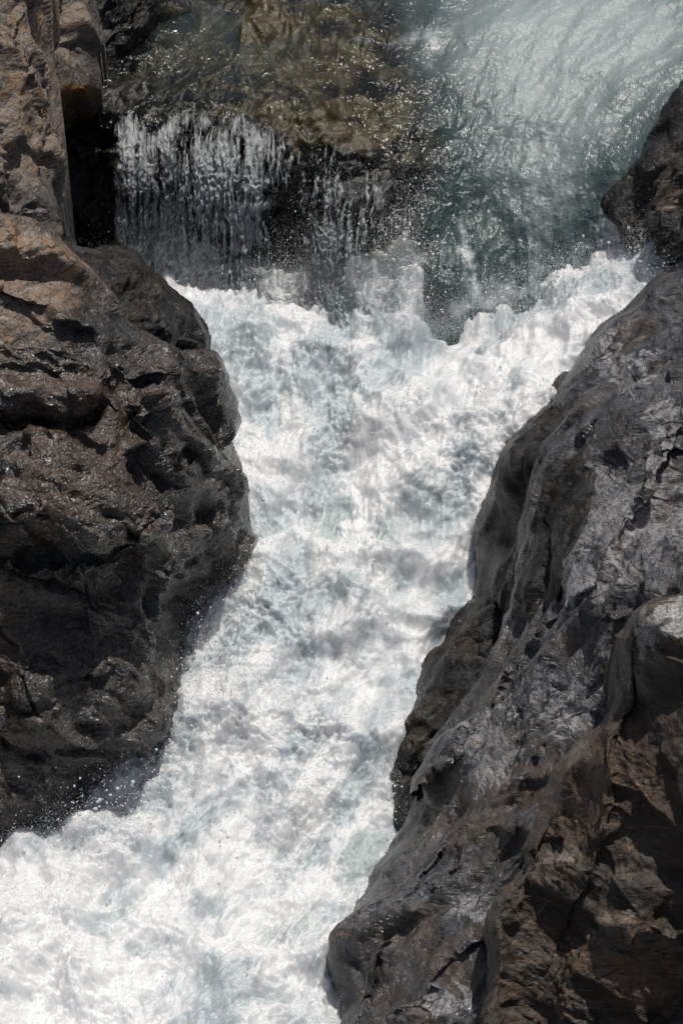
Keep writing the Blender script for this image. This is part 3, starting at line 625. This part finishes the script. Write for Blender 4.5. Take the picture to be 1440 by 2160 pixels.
def curtain(layer):
    """water pouring off the ledge: an uneven sheet that breaks into ropes"""
    s0 = 200 * layer
    u, v, nu, nv = grid(236, 920, 225, 690, 1.6)
    brink = 265 + 22 * np.sin(u / 45 + layer) + 12 * np.sin(u / 17 + 1) + 100 * smooth01(u, 540, 760)
    z0 = high_z(u, np.full(len(u), 262.0)); 
    P = at(u, v, high_z(u, v)); N = grid_normals(P, nu, nv, 8)
    dv = np.clip(v - brink, 0, None)
    P = P + N * (.02 + .03 * layer); P[:, 1] -= (.30 - .07 * layer) * np.sqrt(dv / 300.0)
    A = np.stack([P[:, 0] * 27, P[:, 2] * 2.2, P[:, 1] * 2 + s0], 1)
    A = A + .5 * np.stack([fbm(P * 6, 2, 130 + s0), fbm(P * 6 + 9, 2, 131 + s0), 0 * u], 1)
    rope = ridged(A, 3, 135 + s0)
    bead = ridged(np.stack([P[:, 0] * 30, P[:, 2] * 17, P[:, 1] * 5 + s0], 1) + .6 * fbm(P * 9, 2, 139)[:, None], 3, 140 + s0)
    P = P + N * (.013 * rope + .014 * bead + .006 * fbm(P * 40, 2, 150 + s0))[:, None]
    dens = blobs([(285, 260, 45, 60, .30), (290, 420, 40, 150, .12), (360, 440, 40, 140, .45), (430, 330, 50, 70, .55), (470, 400, 75, 130, .62), (430, 520, 60, 60, .5), (540, 380, 45, 110, .3), (500, 540, 60, 60, .15), (670, 430, 40, 90, .5),
                  (610, 500, 40, 90, -.35), (390, 300, 18, 60, -.3), (520, 500, 30, 40, -.2), (280, 400, 60, 140, .35), (400, 500, 90, 100, .25), (700, 500, 50, 70, .35), (760, 440, 60, 60, .1), (830, 540, 60, 60, .3), (360, 290, 16, 60, .4)], u, v)
    sheet = dens - .24 - .22 * (1 - smooth01(dv, 0, 110)) + .52 * (rope - .75) + .27 * (bead - .75) + .45 * fbm(P * 4, 4, 151 + s0) + .45 * fbm(P * 1.8 + 3, 2, 153) - .9 * smooth01(u, 760, 900)
    edge = smooth01(v - brink, -30, 15) * smooth01(u, 244, 262) * smooth01(920 - u, 0, 60)
    sheet = sheet * edge - (1 - edge) * .3
    F = quads(nu, nv); F = F[(sheet[F].max(1) > -.12)]
    P, F, ex = compact(P, F, {'sheet': sheet})
    return P, F, ex

def waterfall():
    Ps, Fs, ss, n = [], [], [], 0
    for l in (0, 1):
        P, F, ex = curtain(l); Ps.append(P); Fs.append(F + n); ss.append(ex['sheet']); n += len(P)
    tag(make_obj('waterfall', np.vstack(Ps), np.vstack(Fs), curtain_mat(), {'sheet': np.concatenate(ss)}), kind='structure')

# ------------------------------------------------------------------ rapids: the white chute and the pool below
THIN = [(770, 1110, 110, 70, .7), (700, 1060, 60, 40, .4), (290, 1975, 90, 28, .55), (210, 1950, 50, 25, .4), (390, 1890, 60, 24, .4), (470, 1900, 60, 40, .4), (600, 1960, 150, 60, .45), (770, 1850, 90, 110, .5), (640, 2110, 160, 50, .45),
        (450, 1770, 60, 30, .45), (800, 1770, 60, 40, .4), (560, 1180, 50, 70, .35), (930, 940, 50, 50, .35), (770, 740, 80, 70, .5), (590, 1090, 50, 40, .4), (640, 1300, 50, 30, .35), (620, 670, 80, 30, .3), (700, 1580, 90, 50, .25), (860, 560, 40, 40, .2)]
PATH = [(1000, 300), (930, 520), (850, 700), (790, 860), (760, 1000), (730, 1120), (690, 1240), (640, 1360), (590, 1480), (530, 1600), (450, 1720), (340, 1840), (200, 1950), (20, 2060), (-200, 2170), (-500, 2300)]
def path_coords(u, v):
    p = np.array(PATH, float); seg = np.hypot(*np.diff(p, axis=0).T); L0 = np.concatenate([[0], np.cumsum(seg)])
    num = np.zeros(len(u)); ac = np.zeros(len(u)); ws = np.full(len(u), 1e-30)
    for k in range(len(seg)):                           # soft nearest segment, so the coordinate has no kinks
        ex, ey = (p[k + 1] - p[k]) / seg[k]
        al = (u - p[k, 0]) * ex + (v - p[k, 1]) * ey; cr = ex * (v - p[k, 1]) - ey * (u - p[k, 0])
        d = np.hypot(al - np.clip(al, 0, seg[k]), cr); w_ = np.exp(-(d / 110.0)) ** 2
        num += w_ * (L0[k] + np.clip(al, -40, seg[k] + 40)); ac += w_ * cr; ws += w_
    return ac / ws * PX, num / ws * PX * 1.3
def rapids():
    u, v, nu, nv = grid(-400, 1860, 400, 2560, 2.0)
    z = low_z(u, v)
    P = at(u, v, z); N = grid_normals(P, nu, nv, 2)
    thin = blobs(THIN, u, v)
    W = P + .05 * np.stack([fbm(P * 3, 3, 161), fbm(P * 3 + 20, 3, 162), fbm(P * 3 + 40, 3, 163)], 1)
    ac, al = path_coords(u, v)
    wq = .045 * np.stack([fbm(P * 2.2, 3, 191), fbm(P * 2.2 + 30, 3, 192)], 1)
    ST = np.stack([(ac + wq[:, 0]) * 5.5, (al + wq[:, 1]) * 1.7, P[:, 2] * 1.5], 1)
    st1 = fbm(ST, 3, 195, .5); st2 = ridged(ST * 1.9, 3, 200, .5)
    big = fbm(W * 1.6, 3, 165)
    rough = .45 + .8 * smooth01(fbm(P * 1.3 + 3, 3, 168), -.35, .4)
    h = .12 * big + .050 * ridged(W * 1.9, 2, 169, .5) + .050 * st1 + .014 * st2 + .030 * billow(W * 3.4, 3, 170, .5) + rough * (.014 * ridged(W * 7.5, 3, 175, .55) + .009 * billow(W * 19, 3, 180, .6) + .004 * ridged(W * 48, 2, 185)) - .08
    thin = np.clip(thin * (.25 + 1.15 * smooth01(fbm(ST * .9 + 3, 5, 161, .62), -.5, .5)) + .20 * st1, 0, 1)
    aer_sunlit = np.clip(.34 + .85 * st1 + .55 * fbm(P * 2.4, 5, 166, .6) + blobs([(120, 2000, 420, 230, .7), (1150, 680, 250, 60, .3, -30)], u, v), 0, 1)  # streaky aeration, plus sunlit brightness of the lower-left pool put into the colour
    calm = 1 - .5 * thin
    h = h * calm - .06 * thin
    h = h + blobs([(330, 545, 40, 35, .10), (600, 590, 60, 40, .06), (945, 610, 36, 90, -.22), (1010, 560, 60, 60, -.1), (780, 880, 140, 60, .06), (960, 800, 200, 40, .10, -35), (560, 1180, 60, 60, .05), (200, 1760, 140, 50, .10), (30, 1790, 60, 40, .10), (800, 1170, 70, 22, .08),
                   (500, 1480, 60, 80, .06), (350, 1640, 60, 60, .07), (1200, 640, 160, 40, .08, -30), (420, 1880, 60, 25, .05), (600, 1700, 120, 60, .06)], u, v)
    h = h + np.clip(blobs([(700, 575, 90, 50, 1), (850, 585, 45, 55, 1)], u, v), 0, 1) * (.05 + .16 * np.maximum(fbm(P * 5 + 2, 4, 188, .6), -.3))
    P = P + N * h[:, None] + np.array([[0, 0, 1]]) * (.02 * np.maximum(big, 0))[:, None]
    F = quads(nu, nv); F = F[~(((v < 548) & (u < 290)) | ((u > 1480) & (v > 760)))[F].any(1)]
    tag(make_obj('rapids', P, F, foam_mat(), {'thin': thin, 'aer_sunlit': aer_sunlit}), kind='structure')
    return u, v, P, N, thin, h

ICO = None
def drops(name, C, rad, mat, sub=1):
    import bmesh
    bm = bmesh.new(); bmesh.ops.create_icosphere(bm, subdivisions=sub, radius=1.0)
    bv = np.array([x.co[:] for x in bm.verts], np.float32); bf = np.array([[x.index for x in f.verts] for f in bm.faces], np.int64); bm.free()
    rs = np.random.RandomState(7)
    sc = rad[:, None] * rs.uniform(.7, 1.3, (len(rad), 3))
    V = (C[:, None, :] + bv[None] * sc[:, None, :]).reshape(-1, 3)
    F = (bf[None] + (np.arange(len(C)) * len(bv))[:, None, None]).reshape(-1, 3)
    return make_obj(name, V, F, mat)

def spray(u, v, P, N, thin, h):
    rs = np.random.RandomState(3)
    vis = (u > -60) & (u < 1500) & (v > 480) & (v < 2230)
    wgt = vis * (.25 + np.clip((h - np.median(h)) * 12, 0, 2)) * (1 - .5 * thin)
    pk = rs.choice(len(u), 60000, p=wgt / wgt.sum())
    off = rs.exponential(.013, len(pk)); off = np.where(rs.rand(len(pk)) < .08, rs.exponential(.06, len(pk)), off)
    C = P[pk] + N[pk] * off[:, None] + rs.normal(0, .006, (len(pk), 3)) + np.array([[0, 0, 1]]) * (off * .5)[:, None]
    rad = np.clip(rs.lognormal(math.log(.0013), .5, len(pk)), .0005, .006)
    # plumes thrown up where the water hits rock: (centre u, v, spread, count, height)
    Cs, rd = [C], [rad]
    for (cu, cv, su, sv, n, hh) in [(350, 545, 40, 20, 900, .10), (700, 520, 70, 60, 4500, .22), (860, 550, 45, 60, 3500, .25), (560, 590, 90, 25, 1500, .08), (430, 1330, 25, 140, 900, .10), (370, 1500, 35, 60, 900, .10), (260, 1640, 60, 50, 1200, .12),
                                    (120, 1750, 90, 30, 1300, .12), (505, 1180, 25, 60, 900, .10), (1250, 590, 140, 30, 1200, .08), (1390, 530, 40, 20, 500, .10), (1100, 660, 110, 26, 600, .05), (830, 1650, 20, 50, 160, .05), (1060, 880, 60, 40, 900, .05), (640, 1760, 40, 40, 250, .2), (560, 1600, 200, 200, 900, .15), (730, 900, 160, 120, 900, .12)]:
        n = int(n * 1.2); uu = rs.normal(cu, su, n); vv = rs.normal(cv, sv, n); zz = low_z(uu, vv) + rs.exponential(hh, n) * .6 + .02
        # stand the drops on the water below that place, then raise them
        q = at(uu, vv, low_z(uu, vv)); q[:, 2] = zz
        Cs.append(q); rd.append(np.clip(rs.lognormal(math.log(.0016), .65, n), .0006, .010))
    ms, mr = [], []
    for (cu, cv, su, sv, n, hh) in [(330, 560, 70, 22, 9000, .05), (500, 590, 110, 18, 14000, .06), (690, 560, 80, 50, 30000, .16), (850, 570, 50, 60, 26000, .18), (930, 705, 50, 14, 9000, .05), (1070, 655, 80, 22, 12000, .06),
                                    (1220, 590, 110, 25, 16000, .08), (1390, 530, 50, 16, 6000, .08), (455, 1290, 30, 120, 7000, .06), (390, 1480, 25, 60, 5000, .06), (270, 1640, 60, 40, 7000, .06), (100, 1760, 90, 20, 8000, .06), (520, 1130, 18, 70, 4000, .05), (1000, 1300, 30, 80, 4000, .04), (812, 1660, 20, 50, 1500, .04)]:
        uu = rs.normal(cu, su, n); vv = rs.normal(cv, sv, n); q = at(uu, vv, low_z(uu, vv)); q[:, 2] += rs.exponential(hh, n) + .01
        ms.append(q); mr.append(rs.lognormal(math.log(.0010), .35, n))
    m_ = wgt > 0; pk = rs.choice(len(u), 120000, p=wgt / wgt.sum()); of = rs.exponential(.022, len(pk))
    ms.append(P[pk] + N[pk] * of[:, None] + rs.normal(0, .006, (len(pk), 3))); mr.append(rs.lognormal(math.log(.0009), .35, len(pk)))
    C8 = np.vstack(ms); R8 = np.clip(np.concatenate(mr), .0004, .003)
    ov = np.array([[1, 0, 0], [-1, 0, 0], [0, 1, 0], [0, -1, 0], [0, 0, 1], [0, 0, -1]], float)
    of_ = np.array([[0, 2, 4], [2, 1, 4], [1, 3, 4], [3, 0, 4], [2, 0, 5], [1, 2, 5], [3, 1, 5], [0, 3, 5]])
    o = make_obj('spray_mist', (C8[:, None] + ov[None] * R8[:, None, None]).reshape(-1, 3), (of_[None] + 6 * np.arange(len(C8))[:, None, None]).reshape(-1, 3), drop_mat())
    tag(o, 'soft white mist hanging over the foam', 'mist', kind='stuff')
    o = drops('spray_drops', np.vstack(Cs), np.concatenate(rd), drop_mat())
    tag(o, 'fine white spray drops flying over the rapids', 'spray', kind='stuff')

bed(); stream(); waterfall()
spray(*rapids())
